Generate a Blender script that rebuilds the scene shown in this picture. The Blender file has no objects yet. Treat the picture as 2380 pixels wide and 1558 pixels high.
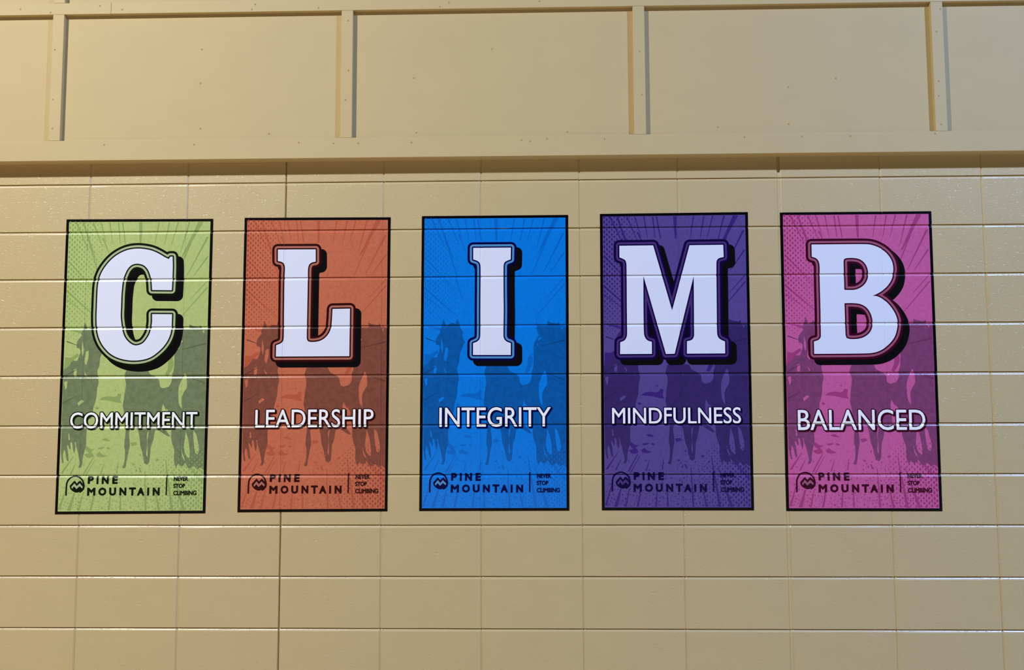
import bpy, bmesh, math, random
import numpy as np
from mathutils import Matrix, Vector

scene = bpy.context.scene
COL = scene.collection
random.seed(11)

# ------------------------------------------------------------------ camera
cam = bpy.data.cameras.new('camera')
cam.sensor_fit = 'HORIZONTAL'; cam.sensor_width = 36.0
cam.lens = 36.0 * 2000.0 / 2380.0
cam.clip_start = 0.05; cam.clip_end = 100
cam_ob = bpy.data.objects.new('camera', cam); COL.objects.link(cam_ob)
YAW, PITCH, ROLL = 0.02423, 0.07802, 0.00375
R = Matrix.Rotation(YAW, 3, 'Z') @ Matrix.Rotation(PITCH, 3, 'X') @ Matrix.Rotation(ROLL, 3, 'Y')
cm = Matrix((R.col[0], R.col[2], -R.col[1])).transposed()
cam_ob.matrix_world = Matrix.Translation((0.0875, -3.4738, 0.0052)) @ cm.to_4x4()
scene.camera = cam_ob

# ------------------------------------------------------------------ light
world = bpy.data.worlds.new('world'); scene.world = world
world.use_nodes = True
bg = world.node_tree.nodes['Background']
bg.inputs[0].default_value = (0, 0, 0, 1); bg.inputs[1].default_value = 0.0   # indoors: only the lamps and what the floor throws back


def ceiling_lamp(name, loc, target, size, watts, color):
    l = bpy.data.lights.new(name, 'AREA'); l.shape = 'DISK'; l.size = size
    l.energy = watts; l.color = color
    o = bpy.data.objects.new(name, l); COL.objects.link(o)
    o.location = loc
    o.rotation_euler = (Vector(target) - Vector(loc)).to_track_quat('-Z', 'Y').to_euler()


ceiling_lamp('warm_ceiling_lamp_offscreen', (-4.1, -4.3, 4.7), (-2.9, -3.2, -2.0), 0.36, 475, (1.0, 0.98, 0.93))
ceiling_lamp('cool_ceiling_lamp_offscreen', (6.2, -5.0, 5.4), (4.3, -3.75, -2.0), 0.45, 900, (0.33, 0.51, 1.0))

vs = scene.view_settings
vs.view_transform = 'Standard'; vs.look = 'None'; vs.exposure = 0.11; vs.gamma = 1.0
vs.use_curve_mapping = False

# ------------------------------------------------------------------ materials
LIGHT = (0.70, 0.76, 0.92)            # what the lamps make of pure white in mid wall


def lin(c):
    c = c / 255.0
    return c / 12.92 if c <= 0.04045 else ((c + 0.055) / 1.055) ** 2.4


def col(r, g, b):
    return tuple(min(0.98, lin(v) / k) for v, k in zip((r, g, b), LIGHT)) + (1.0,)


def new_mat(name, color, rough=0.4, spec=0.5):
    m = bpy.data.materials.new(name); m.use_nodes = True
    b = m.node_tree.nodes['Principled BSDF']
    b.inputs['Base Color'].default_value = color
    b.inputs['Roughness'].default_value = rough
    b.inputs['Specular IOR Level'].default_value = spec
    return m, m.node_tree, b


def node(t, kind, **kw):
    n = t.nodes.new(kind)
    for k, v in kw.items():
        setattr(n, k, v)
    return n


def math_node(t, op, a, b=None):
    n = node(t, 'ShaderNodeMath', operation=op)
    for i, v in enumerate((a, b)):
        if v is None: continue
        if isinstance(v, (int, float)): n.inputs[i].default_value = v
        else: t.links.new(v, n.inputs[i])
    return n.outputs[0]


def noise(t, vec, scale, detail=2.0, rough=0.5):
    n = node(t, 'ShaderNodeTexNoise')
    n.inputs['Scale'].default_value = scale; n.inputs['Detail'].default_value = detail
    n.inputs['Roughness'].default_value = rough
    t.links.new(vec, n.inputs['Vector'])
    return n.outputs['Fac']


def ramp(t, val, lo, hi, a=0.0, b=1.0):
    n = node(t, 'ShaderNodeMapRange'); n.interpolation_type = 'SMOOTHSTEP'
    t.links.new(val, n.inputs[0])
    for i, v in enumerate((lo, hi, a, b)): n.inputs[i + 1].default_value = v
    return n.outputs[0]


def paint(name, color, pits, rough, strength, dist=0.002, spec=0.5):
    m, t, b = new_mat(name, color, rough, spec)
    pos = node(t, 'ShaderNodeNewGeometry').outputs['Position']
    mp = node(t, 'ShaderNodeMapping'); mp.inputs['Scale'].default_value = (0.75, 1.0, 1.25)
    t.links.new(pos, mp.inputs[0]); v = mp.outputs[0]
    fine = noise(t, v, 190, 3, 0.6)
    big = noise(t, v, 9, 2)
    h = math_node(t, 'MULTIPLY', fine, 0.35)
    if pits:
        # open pores of the concrete under the paint: ragged, wider than tall, thicker in some places
        zone = ramp(t, noise(t, pos, 5, 2), 0.40, 0.66, 0.35, 1.0)
        for scale, lo, hi, amp in ((62, 0.64, 0.72, 0.9), (120, 0.61, 0.70, 0.7)):
            m2 = node(t, 'ShaderNodeMapping'); m2.inputs['Scale'].default_value = (0.62, 1.0, 1.35)
            m2.inputs['Location'].default_value = (scale, 0, 0); t.links.new(pos, m2.inputs[0])
            pit = math_node(t, 'MULTIPLY', ramp(t, noise(t, m2.outputs[0], scale, 2, 0.55), lo, hi, 0.0, -amp), zone)
            h = math_node(t, 'ADD', h, math_node(t, 'MULTIPLY', pit, pits))
    bump = node(t, 'ShaderNodeBump')
    bump.inputs['Strength'].default_value = strength; bump.inputs['Distance'].default_value = dist
    t.links.new(h, bump.inputs['Height']); t.links.new(bump.outputs[0], b.inputs['Normal'])
    # faint mottling of the roller coat
    mix = node(t, 'ShaderNodeMix', data_type='RGBA')
    mix.inputs[6].default_value = tuple(c * 0.965 for c in color[:3]) + (1,)
    mix.inputs[7].default_value = tuple(min(1, c * 1.03) for c in color[:3]) + (1,)
    t.links.new(big, mix.inputs[0]); t.links.new(mix.outputs[2], b.inputs['Base Color'])
    return m


TAN = col(168, 156, 123)
M_BLOCK = paint('tan_block_paint', TAN, 1.0, 0.35, 0.46, spec=0.7)
M_MORTAR = paint('tan_mortar_paint', TAN, 0.0, 0.45, 0.4)
M_PANEL = paint('tan_panel_paint', TAN, 0.0, 0.6, 0.10, spec=0.25)
M_TRIM = paint('tan_trim_paint', TAN, 0.0, 0.55, 0.10, spec=0.25)


def floor_mat():
    m, t, b = new_mat('maple_floor', (0.65, 0.47, 0.27, 1), 0.35)
    pos = node(t, 'ShaderNodeNewGeometry').outputs['Position']
    mp = node(t, 'ShaderNodeMapping'); mp.inputs['Scale'].default_value = (2, 18, 1)
    t.links.new(pos, mp.inputs[0])
    mix = node(t, 'ShaderNodeMix', data_type='RGBA')
    mix.inputs[6].default_value = (0.58, 0.40, 0.22, 1); mix.inputs[7].default_value = (0.72, 0.54, 0.32, 1)
    t.links.new(noise(t, mp.outputs[0], 2, 3), mix.inputs[0]); t.links.new(mix.outputs[2], b.inputs['Base Color'])
    return m


def vinyl(name, color, speck=0.0, speck_scale=120.0, rough=0.26, spec=0.6):
    """printed vinyl film: flat ink colour with print grain, on a slightly uneven painted wall"""
    m, t, b = new_mat(name, color, rough, spec)
    pos = node(t, 'ShaderNodeNewGeometry').outputs['Position']
    bump = node(t, 'ShaderNodeBump'); bump.inputs['Strength'].default_value = 0.10
    bump.inputs['Distance'].default_value = 0.002
    t.links.new(noise(t, pos, 120, 2), bump.inputs['Height']); t.links.new(bump.outputs[0], b.inputs['Normal'])
    if speck:
        mix = node(t, 'ShaderNodeMix', data_type='RGBA')
        mix.inputs[6].default_value = tuple(c * (1 - speck) for c in color[:3]) + (1,)
        mix.inputs[7].default_value = tuple(min(1, c * (1 + speck * 0.5)) for c in color[:3]) + (1,)
        t.links.new(ramp(t, noise(t, pos, speck_scale, 4, 0.65), 0.36, 0.62), mix.inputs[0])
        t.links.new(mix.outputs[2], b.inputs['Base Color'])
    return m


# ------------------------------------------------------------------ wall layout (metres)
XJ = [-1.7475, -1.3374, -0.9285, -0.5232, -0.1213, 0.2821, 0.6837, 1.0938, 1.5021, 1.9101]
XJ = [XJ[0] - 0.408 * k for k in (6, 5, 4, 3, 2, 1)] + XJ + [XJ[-1] + 0.408 * k for k in (1, 2, 3, 4, 5, 6)]
ZJ = [1.1135, 0.9127, 0.7125, 0.5152, 0.3164, 0.1172, -0.0856, -0.2850, -0.4850, -0.6863, -0.8892,
      -1.0904, -1.2916, -1.4928]
FLOOR_Z = ZJ[-1]
X0, X1 = XJ[0], XJ[-1]
CRACK, CONTROL = 8, 13                 # an open vertical joint, and the caulked control joint
BED = [(0.0045, 0.0), (0.0030, 0.0050), (0.0016, 0.0062), (-0.0018, 0.0036), (-0.0052, 0.0015), (-0.0090, 0.0)]
HEAD = {'plain': [(0.0050, 0.0), (0.0, 0.0040)],
        'crack': [(0.0042, 0.0), (0.0018, 0.0060)],
        'control': [(0.0085, 0.0), (0.0055, 0.0028)]}


def head_kind(i):
    return 'crack' if i == CRACK else 'control' if i == CONTROL else 'plain'


BED_S = np.array([p[0] for p in BED][::-1]); BED_D = np.array([p[1] for p in BED][::-1])


VINYL_DIP = 0.0016                     # the film bridges the upright joints more than it follows them


def bed_depth(z):
    for zj in ZJ:
        if abs(z - zj) < 0.013: return float(np.interp(z - zj, BED_S, BED_D))
    return 0.0


def vinyl_head(i):
    """(half width, half width of the flat bottom) of the dip in the film over upright joint i"""
    (a0, _), (a1, d1) = HEAD[head_kind(i)]
    return a0, a0 + (a1 - a0) * VINYL_DIP / d1


def film_depth(x, z):
    """how far the film lies behind the block faces"""
    d = bed_depth(z)
    for i, xj in enumerate(XJ):
        a = abs(x - xj)
        if a < 0.0085:
            a0, a1 = vinyl_head(i)
            d += float(np.interp(a, [a1, a0], [VINYL_DIP, 0.0]))
    return d


# ------------------------------------------------------------------ helpers
def link(name, mesh, parent=None, mat=None):
    o = bpy.data.objects.new(name, mesh); COL.objects.link(o)
    if parent: o.parent = parent
    if mat and not mesh.materials: mesh.materials.append(mat)
    return o


def box(name, x0, x1, y0, y1, z0, z1, mat, parent=None, bevel=0.0):
    bm = bmesh.new()
    vs_ = [bm.verts.new((x, y, z)) for x in (x0, x1) for y in (y0, y1) for z in (z0, z1)]
    for f in ((0, 1, 3, 2), (4, 6, 7, 5), (0, 4, 5, 1), (2, 3, 7, 6), (0, 2, 6, 4), (1, 5, 7, 3)):
        bm.faces.new([vs_[i] for i in f])
    bmesh.ops.recalc_face_normals(bm, faces=bm.faces)
    if bevel:
        bmesh.ops.bevel(bm, geom=bm.edges[:], offset=bevel, segments=2, affect='EDGES', profile=0.5)
    me = bpy.data.meshes.new(name); bm.to_mesh(me); bm.free()
    return link(name, me, parent, mat)


def structure(o):
    o['kind'] = 'structure'
    return o


NAIL = None


def nail(parent, x, y, z):
    global NAIL
    if NAIL is None:
        # a dimple with a raised paint rim; it reads only by the light falling across it
        bm = bmesh.new(); rings = []
        for r, y in ((0.0042, 0.0), (0.0028, -0.0016), (0.0020, -0.0016), (0.0014, -0.0001)):
            rings.append([bm.verts.new((r * math.cos(k * math.pi / 5), y, r * math.sin(k * math.pi / 5))) for k in range(10)])
        for a, b in zip(rings, rings[1:]):
            for k in range(10): bm.faces.new((a[k], a[(k + 1) % 10], b[(k + 1) % 10], b[k]))
        bm.faces.new(rings[-1])
        bmesh.ops.recalc_face_normals(bm, faces=bm.faces)
        NAIL = bpy.data.meshes.new('nail_hole'); bm.to_mesh(NAIL); bm.free()
        if NAIL.polygons[len(NAIL.polygons) - 1].normal.y > 0: NAIL.flip_normals()
        NAIL.materials.append(M_TRIM)
    o = link('nail_hole', NAIL, parent); o.location = (x, y, z)


# ------------------------------------------------------------------ block wall
structure(box('floor', -8.0, 8.0, -11.0, 0.2, FLOOR_Z - 0.1, FLOOR_Z, floor_mat()))
wall = structure(box('wall_back', X0, X1, 0.0086, 0.2, FLOOR_Z, 2.9, M_MORTAR))

BLOCK_W, BLOCK_H = 0.4075, 0.2008
block_cache = {}


def block_mesh(lk, rk, variant):
    key = (lk, rk, variant)
    if key in block_cache: return block_cache[key]
    rnd = random.Random(str(key))
    w, h = BLOCK_W, BLOCK_H
    hl, hr = HEAD[lk], HEAD[rk]
    xs = [(hl[1][0], hl[1][1]), (hl[0][0], 0), (w * 0.22, 0), (w * 0.5, 0), (w * 0.78, 0), (w - hr[0][0], 0), (w - hr[1][0], hr[1][1])]
    zs = [(BED[1][0], BED[1][1]), (BED[0][0], 0.0), (h + BED[5][0], 0.0), (h + BED[4][0], BED[4][1]), (h + BED[3][0], BED[3][1]), (h + BED[2][0], BED[2][1])]
    bm = bmesh.new(); grid = []
    for j, (z, dz) in enumerate(zs):
        row = []
        for i, (x, dx) in enumerate(xs):
            d = dz + dx
            jz = rnd.uniform(-1, 1) * (0.0005 if j in (1, 2, 3) else 0.0003)
            jx = rnd.uniform(-1, 1) * (0.0012 if i in (1, 5) else 0.0)
            jd = rnd.uniform(0, 0.0004) if d == 0 else 0.0
            row.append(bm.verts.new((x - w / 2 + jx, d + jd, z - h / 2 + jz)))
        grid.append(row)
    for j in range(len(zs) - 1):
        for i in range(len(xs) - 1):
            bm.faces.new((grid[j][i], grid[j][i + 1], grid[j + 1][i + 1], grid[j + 1][i]))
    rim = [e for e in bm.edges if e.is_boundary]
    ex = bmesh.ops.extrude_edge_only(bm, edges=rim)
    for v in ex['geom']:
        if isinstance(v, bmesh.types.BMVert): v.co.y = 0.03
    bmesh.ops.recalc_face_normals(bm, faces=bm.faces)
    me = bpy.data.meshes.new('concrete_block'); bm.to_mesh(me); bm.free()
    # the open back makes recalc ambiguous: front faces must look at -Y
    if me.polygons[10].normal.y > 0: me.flip_normals()
    me.materials.append(M_BLOCK)
    block_cache[key] = me
    return me


for r in range(len(ZJ) - 1):
    for c in range(len(XJ) - 1):
        me = block_mesh(head_kind(c), head_kind(c + 1), random.randrange(4))
        o = link('concrete_block', me, wall)
        w, h = XJ[c + 1] - XJ[c], ZJ[r] - ZJ[r + 1]
        o.location = ((XJ[c] + XJ[c + 1]) / 2, random.uniform(-0.0003, 0.0002), (ZJ[r] + ZJ[r + 1]) / 2)
        o.scale = (w / BLOCK_W, 1, h / BLOCK_H)

# caulk bead of the control joint
bm = bmesh.new()
prev = None
rnd = random.Random(5)
zz = sorted([FLOOR_Z + 0.01 + 0.041 * k for k in range(60)] + [zj + s for zj in ZJ[1:-1] for s, _ in BED])
for z in zz:
    x = XJ[CONTROL] + rnd.uniform(-0.0008, 0.0008)
    cur = [bm.verts.new((x + a, b + 0.8 * bed_depth(z) + rnd.uniform(0, 0.0006), z)) for a, b in ((-0.0068, 0.0030), (-0.002, 0.0018), (0.0025, 0.0019), (0.0068, 0.0030))]
    if prev:
        for i in range(3): bm.faces.new((prev[i], prev[i + 1], cur[i + 1], cur[i]))
    prev = cur
bmesh.ops.recalc_face_normals(bm, faces=bm.faces)
me = bpy.data.meshes.new('caulk_bead'); bm.to_mesh(me); bm.free()
if me.polygons[5].normal.y > 0: me.flip_normals()
link('caulk_bead', me, wall, M_MORTAR)

# ------------------------------------------------------------------ panelled upper wall
FRONT, PANEL = -0.060, -0.041
MX = [-1.874 - 1.203, -1.874, -0.669, 0.5265, 1.7305, 1.7305 + 1.2, 1.7305 + 2.4]
RB0, RB1, RT0, RT1, RU0, RU1 = 0.9990, 1.0825, 1.6190, 1.6675, 2.205, 2.26
upper = structure(box('wall_upper', X0, X1, -0.028, 0.0048, RB0 + 0.004, RU1, M_PANEL))
panels = []
edges = [X0] + MX + [X1]
for z0, z1 in ((RB1, RT0), (RT1, RU0)):
    for a, b in zip(edges[:-1], edges[1:]):
        panels.append(box('wall_panel', a + 0.001, b - 0.001, PANEL, -0.0282, z0 - 0.01, z1 + 0.01, M_PANEL, upper, 0.0008))

trims = {}
tn = [0]


def trim(x0, x1, z0, z1, y1=-0.0405):
    tn[0] += 1
    o = structure(box('trim_%d' % tn[0], x0, x1, FRONT, y1, z0, z1, M_TRIM, None, 0.0012))
    return o


seam = -1.655
rail_low = trim(X0, X1, RB0, RB1, -0.0405)
box('rail_underside', X0, X1, -0.0400, -0.0005, RB0 + 0.001, RB0 + 0.014, M_TRIM, rail_low)
rail_mid_a = trim(X0, seam - 0.0004, RT0, RT1)
rail_mid_b = trim(seam + 0.0004, X1, RT0, RT1)
rail_up = trim(X0, X1, RU0, RU1)
mull = []
for x in MX:
    m1 = trim(x - 0.0235, x + 0.0235, RB1 + 0.0004, RT0 - 0.0004)
    trim(x - 0.0235, x + 0.0235, RT1 + 0.0004, RU0 - 0.0004)
    mull.append((x, m1))

RAIL_NAILS = [(-1.86,1.068),(-1.665,1.065),(-1.293,1.062),(-0.862,1.065),(-0.72,1.06),(-0.619,1.06),(-0.402,1.06),(0.046,1.065),(0.08,1.06),(0.149,1.069),(0.381,1.066),(0.943,1.067),(1.173,1.067),(1.366,1.067),(1.703,1.073)]
TOP_NAILS = [(-2.037,1.645),(-1.909,1.629),(-1.702,1.654),(-1.608,1.637),(-1.066,1.629),(-1.052,1.651),(-0.79,1.631),(-0.287,1.629),(-0.25,1.647),(0.122,1.647)]
MUL_NAILS = [(-1.885,1.469),(-1.885,1.258),(-1.882,1.135),(-0.665,1.576),(-0.662,1.365),(-0.673,1.241),(0.528,1.428),(0.535,1.248),(1.745,1.588),(1.726,1.494),(1.726,1.288),(1.724,1.228),(1.728,1.111)]
PAN_NAILS = [(-1.278,1.47),(-1.28,1.326),(-1.276,1.134),(-0.991,1.109),(-0.074,1.456),(-0.396,1.337),(-0.384,1.107),(0.232,1.103),(0.842,1.116),(1.127,1.125),(1.13,1.279),(1.323,1.313)]
LETTERS= {'C':[[(439,157),(430,157),(424,167),(409,160),(380,143),(352,131),(323,125),(295,123),(266,126),(238,135),(210,151),(187,171),(167,196),(152,222),(143,249),(139,278),(138,315),(138,360),(138,401),(140,437),(143,462),(150,488),(163,515),(180,537),(200,556),(225,570),(257,580),(294,584),(330,581),(362,571),(389,552),(413,528),(430,502),(439,478),(443,455),(444,427),(444,395),(363,394),(364,426),(361,451),(355,475),(343,497),(328,514),(306,522),(288,519),(269,505),(254,485),(245,460),(240,434),(236,401),(236,360),(236,315),(238,278),(241,250),(248,229),(257,209),(271,193),(289,186),(307,187),(325,194),(340,210),(349,230),(355,250),(358,271),(360,295),(440,296),(441,255),(441,197)]],'L':[[(140,133),(295,133),(296,184),(279,188),(269,197),(265,214),(265,261),(265,384),(265,494),(267,507),(275,514),(297,515),(321,510),(341,497),(355,479),(363,458),(366,430),(368,380),(439,379),(439,467),(439,574),(141,574),(141,528),(160,520),(169,510),(171,494),(170,384),(169,261),(170,207),(165,191),(155,184),(141,181)]],'I':[[(212,134),(366,134),(365,183),(349,189),(339,197),(336,211),(336,310),(337,391),(336,497),(340,511),(349,520),(366,527),(366,575),(213,574),(213,526),(230,519),(239,509),(242,495),(242,391),(242,211),(238,196),(229,188),(212,182)]],'M':[[(78,133),(215,133),(288,400),(362,134),(498,134),(499,184),(479,189),(471,198),(469,214),(468,320),(467,494),(471,510),(481,520),(498,528),(498,576),(345,576),(346,526),(366,520),(374,507),(375,493),(377,260),(296,576),(261,577),(174,258),(173,398),(174,495),(179,511),(189,522),(205,527),(205,576),(77,576),(78,528),(95,521),(103,509),(106,495),(106,398),(106,210),(102,194),(92,187),(78,181)]],'B':[[(122,133),(322,133),(358,136),(393,150),(419,172),(436,199),(442,225),(441,249),(434,278),(417,304),(395,324),(371,338),(357,343),(379,347),(406,364),(428,389),(445,419),(452,447),(449,479),(438,511),(416,539),(388,561),(356,573),(317,576),(122,577),(122,527),(140,521),(149,510),(150,494),(151,401),(151,280),(152,223),(149,203),(140,190),(122,183)],[(247,203),(250,193),(258,190),(282,189),(309,194),(328,208),(339,228),(343,253),(339,277),(327,297),(309,311),(286,319),(247,319)],[(246,373),(280,373),(308,377),(331,390),(347,414),(354,443),(352,471),(341,493),(321,509),(296,517),(265,518),(251,514),(247,502)]]}
HORSES= [[(92,426),(98,444),(102,457),(115,449),(128,443),(142,447),(146,431),(148,427),(158,447),(159,460),(171,479),(175,490),(168,484),(171,503),(181,521),(174,532),(169,548),(161,564),(158,585),(156,606),(149,627),(151,643),(155,662),(156,677),(151,696),(150,720),(146,749),(139,772),(136,798),(131,817),(120,822),(115,869),(114,903),(115,921),(106,963),(102,986),(103,999),(96,1015),(86,1014),(92,999),(87,973),(82,952),(75,929),(73,913),(69,912),(72,936),(68,958),(62,939),(58,916),(51,912),(53,939),(49,942),(44,929),(37,924),(43,952),(47,989),(40,986),(32,952),(27,942),(23,963),(27,996),(21,996),(17,973),(14,947),(13,816),(12,661),(12,621),(27,611),(37,600),(47,584),(66,584),(74,563),(78,547),(74,534),(62,531),(62,510),(71,492),(82,481),(78,473),(85,452)],[(267,620),(351,620),(362,639),(383,650),(399,663),(406,692),(430,703),(435,734),(433,787),(425,773),(418,760),(414,784),(417,813),(420,857),(435,870),(451,891),(441,891),(404,868),(391,865),(387,883),(383,909),(375,935),(373,964),(370,995),(362,1005),(349,998),(349,987),(345,979),(341,953),(333,930),(329,899),(321,867),(304,857),(289,865),(286,883),(289,904),(290,930),(285,958),(280,990),(276,1016),(268,1018),(263,1013),(268,1003),(272,984),(272,948),(268,930),(269,904),(272,870),(268,844),(265,817),(261,786),(257,770),(259,749),(262,718),(267,683),(264,665),(259,649)],[(420,697),(441,689),(451,666),(449,650),(456,629),(459,597),(458,565),(459,531),(467,515),(480,494),(475,486),(470,467),(472,457),(468,439),(478,454),(515,456),(515,437),(531,444),(554,447),(561,440),(567,457),(581,455),(589,459),(588,682),(590,814),(590,1027),(573,1017),(563,1027),(550,1011),(529,1022),(514,998),(500,1016),(487,1001),(477,1016),(469,990),(469,949),(461,923),(455,897),(455,870),(451,844),(446,818),(446,800),(435,781),(425,734)]]
LIGHTS= [[(100,548),(111,542),(111,569),(103,601),(95,590),(98,563)],[(84,502),(91,540),(88,566),(83,547)],[(53,621),(66,616),(64,648),(55,648)],[(95,624),(106,643),(101,646)],[(502,637),(509,648),(512,671),(512,695),(501,713),(493,734),(494,782),(483,761),(479,721),(480,695),(488,669),(495,655)],[(486,502),(491,507),(478,518),(475,513)],[(472,528),(478,534),(472,539)],[(512,871),(524,905),(532,965),(529,980),(514,964),(507,933),(511,897)],[(543,868),(556,887),(568,944),(563,965),(553,959),(545,905)],[(498,941),(504,964),(514,988),(510,990),(499,964)],[(358,880),(366,870),(361,904),(363,974),(357,964),(360,927)],[(17,669),(30,666),(27,695),(21,701)],[(73,756),(88,743),(99,748),(78,767)],[(569,463),(577,460),(574,475)],[(41,877),(46,882),(49,903),(44,903)]]
GROUND= [[(159,743),(172,733),(199,728),(225,731),(238,717),(251,720),(246,744),(254,757),(225,753),(199,746)],[(144,775),(152,770),(162,778),(152,781)],[(220,704),(225,700),(229,706),(224,708)],[(176,902),(194,898),(211,909),(194,909)],[(157,961),(171,953),(182,963),(201,968),(184,974),(161,971)],[(196,937),(205,932),(214,940),(205,942)],[(291,917),(315,914),(321,922),(299,930)],[(395,985),(407,980),(405,990),(399,993)],[(113,926),(137,942),(153,940),(137,953),(148,971),(124,976),(108,963),(127,958),(111,940)],[(299,997),(315,1005),(305,1008)],[(328,1016),(336,1018),(337,1037),(332,1031)],[(163,937),(189,932),(184,940),(166,942)],[(328,964),(337,961),(335,972)],[(171,1000),(182,1002),(174,1007)],[(12,454),(73,460),(82,476),(73,472),(39,461)],[(16,568),(39,571),(66,553),(74,563),(45,587),(34,605),(13,619)],[(435,587),(451,571),(456,603),(446,629),(433,650),(420,645),(433,618)]]
LINES= [[(297,13),(312,13),(310,105),(303,105)],[(211,14),(217,14),(225,102),(222,102)],[(227,14),(233,14),(247,105),(243,105)],[(175,13),(181,13),(194,102),(192,102)],[(377,14),(383,14),(366,106),(364,106)],[(419,14),(425,14),(406,106),(404,106)],[(455,13),(461,13),(434,106),(432,106)],[(500,13),(507,13),(471,142),(469,142)],[(540,12),(561,13),(481,158),(475,158)],[(510,99),(516,99),(453,246),(450,246)],[(576,75),(585,75),(501,236),(498,236)],[(579,156),(587,156),(527,239),(524,239)],[(582,257),(591,257),(513,338),(511,338)],[(581,285),(592,285),(474,415),(471,415)],[(85,66),(92,66),(133,182),(131,182)],[(66,11),(74,11),(150,258),(147,258)],[(149,77),(156,77),(182,148),(180,148)],[(106,13),(113,13),(154,118),(152,118)],[(139,15),(145,15),(167,96),(165,96)],[(36,12),(44,12),(96,128),(93,128)],[(13,292),(13,302),(150,420),(150,417)],[(13,329),(14,335),(112,408),(112,407)],[(14,176),(21,176),(134,306),(132,306)],[(137,252),(142,252),(171,352),(169,352)],[(47,1186),(63,1186),(79,1116),(72,1116)],[(137,1186),(146,1186),(161,1098),(157,1098)],[(90,1186),(98,1186),(111,1116),(108,1116)],[(11,1180),(21,1180),(41,1103),(37,1103)],[(103,1046),(110,1046),(147,976),(143,976)],[(113,1051),(118,1051),(154,984),(152,984)],[(15,1038),(25,1038),(68,968),(65,968)],[(53,1041),(60,1041),(78,997),(76,997)],[(238,1039),(244,1039),(247,995),(245,995)],[(174,1044),(180,1044),(191,1000),(189,1000)],[(210,1186),(218,1186),(223,1103),(220,1103)],[(257,1186),(265,1186),(262,1117),(259,1117)],[(358,1186),(366,1186),(356,1031),(353,1031)],[(410,1187),(419,1187),(400,1104),(397,1104)],[(461,1187),(472,1187),(437,985),(434,985)],[(507,1187),(519,1187),(463,1027),(460,1027)],[(578,1074),(589,1074),(489,964),(486,964)],[(20,502),(20,507),(66,522),(65,520)],[(16,644),(16,651),(72,617),(72,615)],[(586,512),(586,519),(488,540),(488,538)],[(585,674),(585,680),(509,651),(509,649)],[(15,752),(15,759),(67,728),(67,726)]]
ARCH= [(42,1126),(42,1093),(43,1077),(48,1065),(57,1055),(68,1050),(80,1049),(93,1054),(104,1063),(110,1075),(113,1088),(111,1099),(104,1108),(95,1113)]
DISC= [(55,1087),(74,1066),(84,1078),(95,1066),(106,1077),(113,1088),(111,1097),(107,1104),(99,1110),(88,1114),(79,1114),(70,1110),(62,1104),(57,1097)]
BAND= [(62,1092),(74,1077),(84,1089),(94,1077),(108,1091),(105,1098),(95,1089),(83,1100),(73,1089),(65,1099)]
WORDS= {'C':(47,793,558,858),'L':(63,789,540,862),'I':(78,786,527,865),'M':(43,792,556,857),'B':(52,800,547,882)}
PINE= [('P',127,1049,151,1080),('I',162,1049,170,1081),('N',183,1049,211,1081),('E',225,1049,247,1081)]
MOUNTAIN= [('M',126,1095,159,1127),('O',171,1095,203,1127),('U',214,1095,242,1127),('N',255,1095,283,1127),('T',293,1095,321,1128),('A',326,1096,355,1128),('I',366,1096,374,1128),('N',388,1096,416,1128)]
TAG= [('NEVER',471,1053,528,1071),('STOP',470,1081,517,1099),('CLIMBING',470,1109,563,1128)]
DIV= (440,1047,445,1127)

for x, z in RAIL_NAILS: nail(rail_low, x, FRONT - 0.0001, z)
for x, z in TOP_NAILS: nail(rail_mid_a if x < seam else rail_mid_b, x, FRONT - 0.0001, z)
for x, z in MUL_NAILS: nail(min(mull, key=lambda q: abs(q[0] - x))[1], x, FRONT - 0.0001, z)
for x, z in PAN_NAILS:
    for p in panels:
        b = [v.co for v in p.data.vertices]
        if min(c.x for c in b) < x < max(c.x for c in b) and min(c.z for c in b) < z < max(c.z for c in b):
            nail(p, x, PANEL - 0.0001, z)

# ------------------------------------------------------------------ posters
# poster space: U 0..600 to the right, V 0..1200 down, carried onto the wall by the poster's four corners


def smooth_loop(pts, corner=48):
    """rounds the gentle bends of a loop, keeps its sharp corners"""
    n = len(pts); out = []
    sharp = []
    for i in range(n):
        a = Vector(pts[i]) - Vector(pts[i - 1]); b = Vector(pts[(i + 1) % n]) - Vector(pts[i])
        sharp.append(math.degrees(a.angle(b, 0)) > corner)
    for i in range(n):
        p0, p1, p2, p3 = (Vector(pts[(i + k) % n]) for k in (-1, 0, 1, 2))
        L_ = (p2 - p1).length
        m1 = Vector((0, 0)) if sharp[i] else (p2 - p0) * 0.5
        m2 = Vector((0, 0)) if sharp[(i + 1) % n] else (p3 - p1) * 0.5
        if sharp[i]: m1 = (p2 - p1)
        if sharp[(i + 1) % n]: m2 = (p2 - p1)
        if m1.length > L_: m1 = m1.normalized() * L_
        if m2.length > L_: m2 = m2.normalized() * L_
        k = 1 if (sharp[i] and sharp[(i + 1) % n]) else max(2, min(6, int(L_ / 6)))
        for s in range(k):
            t = s / k; t2, t3 = t * t, t * t * t
            p = p1 * (2 * t3 - 3 * t2 + 1) + m1 * (t3 - 2 * t2 + t) + p2 * (-2 * t3 + 3 * t2) + m2 * (t3 - t2)
            out.append((p.x, p.y))
    return out


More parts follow.
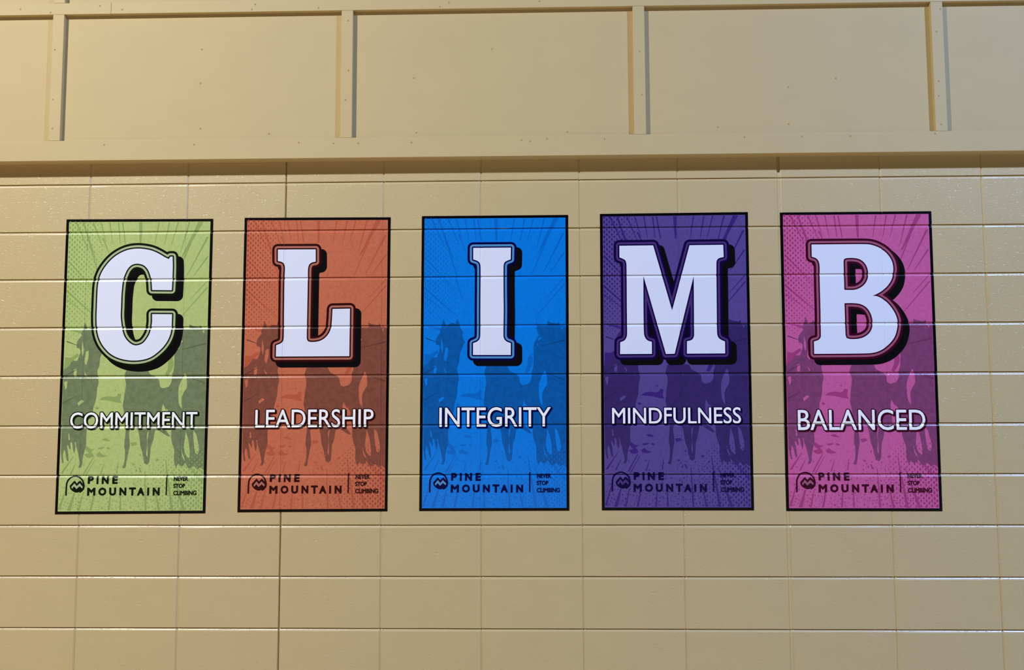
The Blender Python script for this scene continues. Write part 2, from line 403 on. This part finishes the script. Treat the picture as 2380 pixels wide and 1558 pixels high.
def offset_loops(loops, levels, step=1.6, margin=40):
    """outlines at a given distance outside a shape (round joins), by marching squares on its distance field"""
    allp = np.array([p for l in loops for p in l])
    lo, hi = allp.min(0) - margin, allp.max(0) + margin
    gx = np.arange(lo[0], hi[0], step); gy = np.arange(lo[1], hi[1], step)
    X, Y = np.meshgrid(gx, gy)
    best = np.full(X.shape, 1e9); inside = np.zeros(X.shape, bool)
    for l in loops:
        for (ax, ay), (bx, by) in zip(l, l[1:] + l[:1]):
            dx, dy = bx - ax, by - ay
            q = dx * dx + dy * dy
            if q < 1e-9: continue
            t = np.clip(((X - ax) * dx + (Y - ay) * dy) / q, 0, 1)
            best = np.minimum(best, (X - ax - t * dx) ** 2 + (Y - ay - t * dy) ** 2)
            if dy:
                inside ^= ((ay > Y) != (by > Y)) & (X < dx * (Y - ay) / dy + ax)
    D = np.sqrt(best); D[inside] *= -1
    res = []
    for lev in levels:
        F = D - lev; S = F < 0
        code = S[:-1, :-1] * 1 + S[:-1, 1:] * 2 + S[1:, 1:] * 4 + S[1:, :-1] * 8
        nxt = {}

        def cut(e):
            kind, j, i = e
            if kind == 'h': a, b = F[j, i], F[j, i + 1]; return (gx[i] + step * a / (a - b), gy[j])
            a, b = F[j, i], F[j + 1, i]; return (gx[i], gy[j] + step * a / (a - b))
        T = {1: 'LT', 2: 'TR', 3: 'LR', 4: 'RB', 6: 'TB', 7: 'LB', 8: 'BL', 9: 'BT', 11: 'BR', 12: 'RL', 13: 'RT', 14: 'TL', 5: 'LTRB', 10: 'TRBL'}
        for j, i in zip(*np.nonzero((code > 0) & (code < 15))):
            e = {'T': ('h', j, i), 'B': ('h', j + 1, i), 'L': ('v', j, i), 'R': ('v', j, i + 1)}
            s = T[int(code[j, i])]
            for k in range(0, len(s), 2): nxt[e[s[k]]] = e[s[k + 1]]
        out = []
        while nxt:
            a, b = nxt.popitem(); loop = [cut(a)]
            while b in nxt:
                loop.append(cut(b)); b = nxt.pop(b)
            if len(loop) > 5: out.append(loop[::2] if len(loop) > 14 else loop)
        res.append(out)
    return res


def fill(loops):
    """triangles (points, faces) of closed loops with holes, through a filled 2D curve"""
    cu = bpy.data.curves.new('outline', 'CURVE'); cu.dimensions = '2D'; cu.fill_mode = 'FRONT'
    for l in loops:
        s = cu.splines.new('POLY'); s.points.add(len(l) - 1)
        for p, (u, v) in zip(s.points, l): p.co = (u, -v, 0, 1)
        s.use_cyclic_u = True
    return curve_tris(cu)


def curve_tris(cu):
    o = bpy.data.objects.new('outline', cu); COL.objects.link(o)
    dg = bpy.context.evaluated_depsgraph_get(); dg.update()
    me = o.evaluated_get(dg).to_mesh()
    me.calc_loop_triangles()
    pts = [(v.co.x, -v.co.y) for v in me.vertices]
    tris = [tuple(t.vertices) for t in me.loop_triangles]
    o.evaluated_get(dg).to_mesh_clear()
    bpy.data.objects.remove(o); bpy.data.curves.remove(cu)
    return pts, tris


def text_loops(s):
    """outlines of a line of lettering in the built-in font, one unit high"""
    cu = bpy.data.curves.new('text', 'FONT'); cu.body = s; cu.size = 1.0
    cu.fill_mode = 'FRONT'; cu.resolution_u = 4; cu.dimensions = '2D'
    pts, tris = curve_tris(cu)
    key = {}; idx = [key.setdefault((round(x, 5), round(y, 5)), len(key)) for x, y in pts]
    P = list(key)
    use = {}
    for tri in tris:
        a = [idx[i] for i in tri]
        for e in zip(a, a[1:] + a[:1]): use[e] = use.get(e, 0) + 1
    nxt = {}
    for a, b in use:
        if (b, a) not in use: nxt.setdefault(a, []).append(b)
    loops = []
    while nxt:
        s0 = next(iter(nxt)); cur = s0; loop = []
        while cur in nxt:
            loop.append(P[cur]); b = nxt[cur].pop()
            if not nxt[cur]: del nxt[cur]
            cur = b
        if len(loop) > 2: loops.append(loop)
    return loops


def lettering(s, u0, v0, u1, v1, levels, step):
    """the lettering fitted into a box, thickened by each of the levels (the first fills the box)"""
    g = levels[0]
    loops = text_loops(s)
    allp = np.array([p for l in loops for p in l]); lo, hi = allp.min(0), allp.max(0)
    u0, v0, u1, v1 = u0 + g, v0 + g, u1 - g, v1 - g
    sx, sy = (u1 - u0) / (hi[0] - lo[0]), (v1 - v0) / (hi[1] - lo[1])
    loops = [[(u0 + (x - lo[0]) * sx, v0 + (y - lo[1]) * sy) for x, y in l] for l in loops]
    return [fill(q) for q in offset_loops(loops, levels, step, max(levels) + 3 * step)]


def join(shapes):
    P, T = [], []
    for pts, tris in shapes:
        k = len(P); P += pts; T += [tuple(i + k for i in t) for t in tris]
    return P, T


def move(shape, du, dv):
    return [(u + du, v + dv) for u, v in shape[0]], shape[1]


def poly(pts):
    return fill([pts])


def stroke(pts, w):
    left, right = [], []
    n = len(pts)
    for i in range(n):
        a = Vector(pts[max(0, i - 1)]); b = Vector(pts[min(n - 1, i + 1)])
        d = (b - a).normalized(); nrm = Vector((-d.y, d.x)) * w / 2; p = Vector(pts[i])
        left.append(tuple(p + nrm)); right.append(tuple(p - nrm))
    P = left + right
    return P, [t for i in range(n - 1) for t in ((i, i + 1, n + i + 1), (i, n + i + 1, n + i))]


class Poster:
    STEP = 0.00004

    def __init__(self, label, corners):
        self.c = [Vector(p) for p in corners]                      # TL TR BR BL in (x, z)
        bl, br = self.c[3], self.c[2]
        self.root = bpy.data.objects.new('poster', None); COL.objects.link(self.root)
        self.origin = Vector(((bl.x + br.x) / 2, 0, (bl.y + br.y) / 2))
        self.root.location = self.origin
        self.root.empty_display_size = 0.1
        self.root['label'] = label; self.root['category'] = 'poster'
        self.root['group'] = 'word posters on the block wall'
        self.layer = 0

    def at(self, u, v):
        s, t = u / 600.0, v / 1200.0
        tl, tr, br, bl = self.c
        p = tl * (1 - s) * (1 - t) + tr * s * (1 - t) + br * s * t + bl * (1 - s) * t
        return p.x, p.y

    def part(self, name, shape, mat, up=1, parent=None, stuff=False, label=None):
        """lays a printed shape on the wall, following every joint"""
        self.layer += up
        pts, tris = shape
        bm = bmesh.new()
        vs_ = []
        for u, v in pts:
            x, z = self.at(u, v); vs_.append(bm.verts.new((x, 0, z)))
        for t in tris:
            try: bm.faces.new([vs_[i] for i in t])
            except ValueError: pass
        xs = [v.co.x for v in vs_]; zs = [v.co.z for v in vs_]
        x0, x1, z0, z1 = min(xs), max(xs), min(zs), max(zs)
        cuts = [((0, 0, zj + s), (0, 0, 1)) for zj in ZJ for s, _ in BED if z0 < zj + s < z1]
        for i, xj in enumerate(XJ):
            for a in vinyl_head(i):
                for sg in (-1, 1):
                    if x0 < xj + sg * a < x1: cuts.append(((xj + sg * a, 0, 0), (1, 0, 0)))
        for co, no in cuts:
            bmesh.ops.bisect_plane(bm, geom=bm.verts[:] + bm.edges[:] + bm.faces[:], dist=1e-6, plane_co=co, plane_no=no)
        lift = 0.0011 + self.layer * self.STEP
        for v in bm.verts:
            v.co.y = film_depth(v.co.x, v.co.z) - lift
            v.co -= self.origin
        bm.normal_update()
        for f in bm.faces:
            if f.normal.y > 0: f.normal_flip()
        me = bpy.data.meshes.new(name); bm.to_mesh(me); bm.free()
        o = link(name, me, parent or self.root, mat)
        if parent: o.matrix_parent_inverse = Matrix.Identity(4)
        if stuff: o['kind'] = 'stuff'
        if label: o['label'] = label
        return o


RECT = lambda u0, v0, u1, v1: ([(u0, v0), (u1, v0), (u1, v1), (u0, v1)], [(0, 1, 2), (0, 2, 3)])


def diamond(u, v, w, h):
    return [(u, v - h / 2), (u + w / 2, v), (u, v + h / 2), (u - w / 2, v)], [(0, 1, 2), (0, 2, 3)]


def halftone():
    out = []
    for j in range(0, 48):
        v = 14 + j * 10.2
        for i in range(0, 9):
            u = 17 + i * 20.5 + (10.25 if j % 2 else 0)
            f = (1 - (u - 10) / 165.0) * min(1.0, max(0.0, (520 - v) / 260.0)) ** 0.8
            if f > 0.12 and v < 500: out.append(diamond(u, v, 2.5 + 6.5 * f, 4 + 11.5 * f))
    for j in range(0, 26):
        v = 935 + j * 10.2
        for i in range(0, 12):
            u = 582 - i * 20.5 - (10.25 if j % 2 else 0)
            f = (1 - (588 - u) / 230.0) * min(1.0, max(0.0, (v - 880) / 170.0))
            if f > 0.12 and v < 1186: out.append(diamond(u, v, 2.5 + 7.0 * f, 4 + 11.5 * f))
    return join(out)


def grunge(seed=3):
    r = random.Random(seed); out = []
    done = []
    for k in range(1500):
        v = 1186 - abs(r.gauss(0, 75)); u = r.uniform(16, 586)
        if v < 960 or (u < 300 and v < 1120 and r.random() < 0.75): continue
        a, n = r.uniform(1.2, 3.6), r.randint(5, 7)
        if any(abs(u - q[0]) < 1.35 * (a + q[2]) and abs(v - q[1]) < 1.9 * (a + q[2]) for q in done): continue
        done.append((u, v, a))
        ph = r.random() * 6
        P = [(u + a * r.uniform(.5, 1.3) * math.cos(ph + 6.283 * i / n), min(1187, v + 1.4 * a * r.uniform(.4, 1.3) * math.sin(ph + 6.283 * i / n))) for i in range(n)]
        P = [(min(588, max(13, p)), q) for p, q in P]
        out.append((P, [(0, i, i + 1) for i in range(1, n - 1)]))
    return join(out)


def roughen(pts, amp, seed):
    """torn, photocopied edge: splits long edges and jitters them"""
    r = random.Random(seed); out = []
    for (ax, ay), (bx, by) in zip(pts, pts[1:] + pts[:1]):
        L_ = math.hypot(bx - ax, by - ay); k = max(1, int(L_ / 9))
        for s in range(k):
            t = s / k
            j = amp if (s or k > 1) else amp * 0.4
            u, v = ax + (bx - ax) * t + r.uniform(-j, j), ay + (by - ay) * t + r.uniform(-j, j)
            out.append((min(588.5, max(11.5, u)), v))
    return out


SH_HALF, SH_GRUNGE = halftone(), grunge()
SH_LINES = [([(min(588, max(12, u)), min(1188, max(12, v))) for u, v in q], [(0, 1, 2), (0, 2, 3)]) for q in LINES]
SH_HORSE = [poly(roughen(smooth_loop(h, 60), 0.6, 5 + i)) for i, h in enumerate(HORSES)]
SH_LIGHT = [poly(roughen(smooth_loop(h, 60), 1.0, 40 + i)) for i, h in enumerate(LIGHTS)]
SH_GROUND = [poly(roughen(smooth_loop(h, 60), 1.6, 80 + i)) for i, h in enumerate(GROUND)]
SH_ARCH = stroke(ARCH, 6.2)
SH_DISC, SH_BAND = poly(DISC), poly(BAND)
SH_NAME = [lettering(ch, a, b, c, d, (0.6 if ch == 'I' else 2.3,), 0.5)[0] for ch, a, b, c, d in PINE + MOUNTAIN]
SH_TAG = [lettering(s, a, b, c, d, (1.0,), 0.35)[0] for s, a, b, c, d in TAG]

POSTERS = [
    # letter, word, corners TL TR BR BL, label, colours: field, horse, ink, inline, line, dots
    ('C', 'COMMITMENT', [(-1.8418, .7681), (-1.2284, .7649), (-1.2324, -.4354), (-1.8451, -.4392)],
     'green poster with a big white letter C above the word COMMITMENT',
     (152, 173, 115), (98, 114, 88), (6, 18, 4), (148, 162, 136), (122, 146, 92), (112, 146, 88)),
    ('L', 'LEADERSHIP', [(-1.0977, .7681), (-.4933, .7649), (-.4978, -.4281), (-1.1024, -.4316)],
     'orange-red poster with a big white letter L above the word LEADERSHIP',
     (170, 96, 74), (112, 65, 55), (40, 6, 8), (150, 94, 88), (158, 78, 60), (140, 60, 48)),
    ('I', 'INTEGRITY', [(-.3646, .7684), (.2346, .7680), (.2289, -.4259), (-.3704, -.4270)],
     'bright blue poster with a big white letter I above the word INTEGRITY',
     (0, 110, 212), (0, 79, 158), (0, 2, 62), (70, 128, 186), (0, 92, 188), (0, 94, 190)),
    ('M', 'MINDFULNESS', [(.3644, .7709), (.9645, .7732), (.9592, -.4252), (.3583, -.4248)],
     'purple poster with a big white letter M above the word MINDFULNESS',
     (74, 62, 133), (46, 34, 95), (12, 2, 56), (62, 42, 108), (48, 30, 112), (40, 22, 104)),
    ('B', 'BALANCED', [(1.0945, .7702), (1.7018, .7699), (1.6961, -.4289), (1.0865, -.4280)],
     'magenta pink poster with a big white letter B above the word BALANCED',
     (174, 83, 145), (112, 57, 102), (52, 2, 28), (136, 76, 108), (142, 54, 112), (132, 44, 102)),
]
M_BORDER = vinyl('black_border_ink', (0.002, 0.001, 0.0015, 1), spec=0.25)
M_SHADOW = vinyl('black_shadow_ink', (0.004, 0.003, 0.004, 1), 0.2, spec=0.25)
M_WHITE = vinyl('white_ink', col(192, 203, 235))
M_WORD = vinyl('bright_white_ink', col(214, 222, 240))

for key, word, corners, label, c_field, c_horse, c_ink, c_in, c_line, c_dot in POSTERS:
    p = Poster(label, corners)
    hue = label.split(' poster')[0].replace(' ', '_').replace('-', '_')
    m_field = vinyl(hue + '_ink', col(*c_field), 0.07, 70)
    m_horse = vinyl(hue + '_horse_ink', col(*c_horse), 0.12, 45)
    m_fine = vinyl(hue + '_fine_line_ink', col(*(c * 0.82 for c in c_horse)))
    m_ink = vinyl(hue + '_dark_ink', col(*c_ink), spec=0.25)
    m_in = vinyl(hue + '_inline_ink', col(*c_in))
    m_line = vinyl(hue + '_line_ink', col(*c_line))
    m_dot = vinyl(hue + '_dot_ink', col(*c_dot))
    p.part('backing_sheet', RECT(0, 0, 600, 1200), M_BORDER, label='black border sheet')
    p.part('background_print', RECT(11, 11, 589, 1189), m_field)
    p.layer += 0.6
    for s in SH_GROUND: p.part('ground_shadow', s, m_line, up=0.03)
    for s in SH_LINES[:-5]: p.part('speed_line', s, m_line, up=0.03)
    for s in SH_HORSE: p.part('horse_silhouette', s, m_horse, up=0.5)
    p.layer += 0.6
    for s in SH_LIGHT: p.part('horse_highlight', s, m_field, up=0.03)
    p.part('print_specks', SH_GRUNGE, m_line, stuff=True)
    p.part('halftone_dots', SH_HALF, m_dot, stuff=True)
    p.layer += 0.6
    for s in SH_LINES[-5:]: p.part('speed_line', s, m_fine, up=0.03)
    loops = [smooth_loop(l) for l in LETTERS[key]]
    o1, o2, o3 = (fill(q) for q in offset_loops(loops, (5.7, 13.9, 23.3)))
    p.part('letter_drop_shadow', move(o3, 23, 22), M_SHADOW)
    p.part('letter_outline', o3, m_ink)
    p.part('letter_inline', o2, m_in)
    p.part('letter_keyline', o1, m_ink)
    p.part('letter_face', fill(loops), M_WHITE, label='white letter ' + key)
    # the word, white with a dark outline and a short shadow down to the right
    face, back = lettering(word, *WORDS[key], (0.5, 4.4), 0.8)
    p.part('word_shadow', move(back, 4.2, 4.2), m_ink)
    p.part('word_outline', back, m_ink, up=0.5)
    p.part('word_lettering', face, M_WORD, label='white word ' + word)
    p.layer -= 5
    em = p.part('emblem_disc', SH_DISC, m_ink)
    p.part('emblem_mountains', SH_BAND, m_in, parent=em)
    p.part('emblem_arch', SH_ARCH, m_ink)
    for s in SH_NAME: p.part('name_letter', s, m_ink, up=0)
    p.part('divider_line', RECT(*DIV), m_ink, up=0)
    for s in SH_TAG: p.part('motto_word', s, m_ink, up=0)
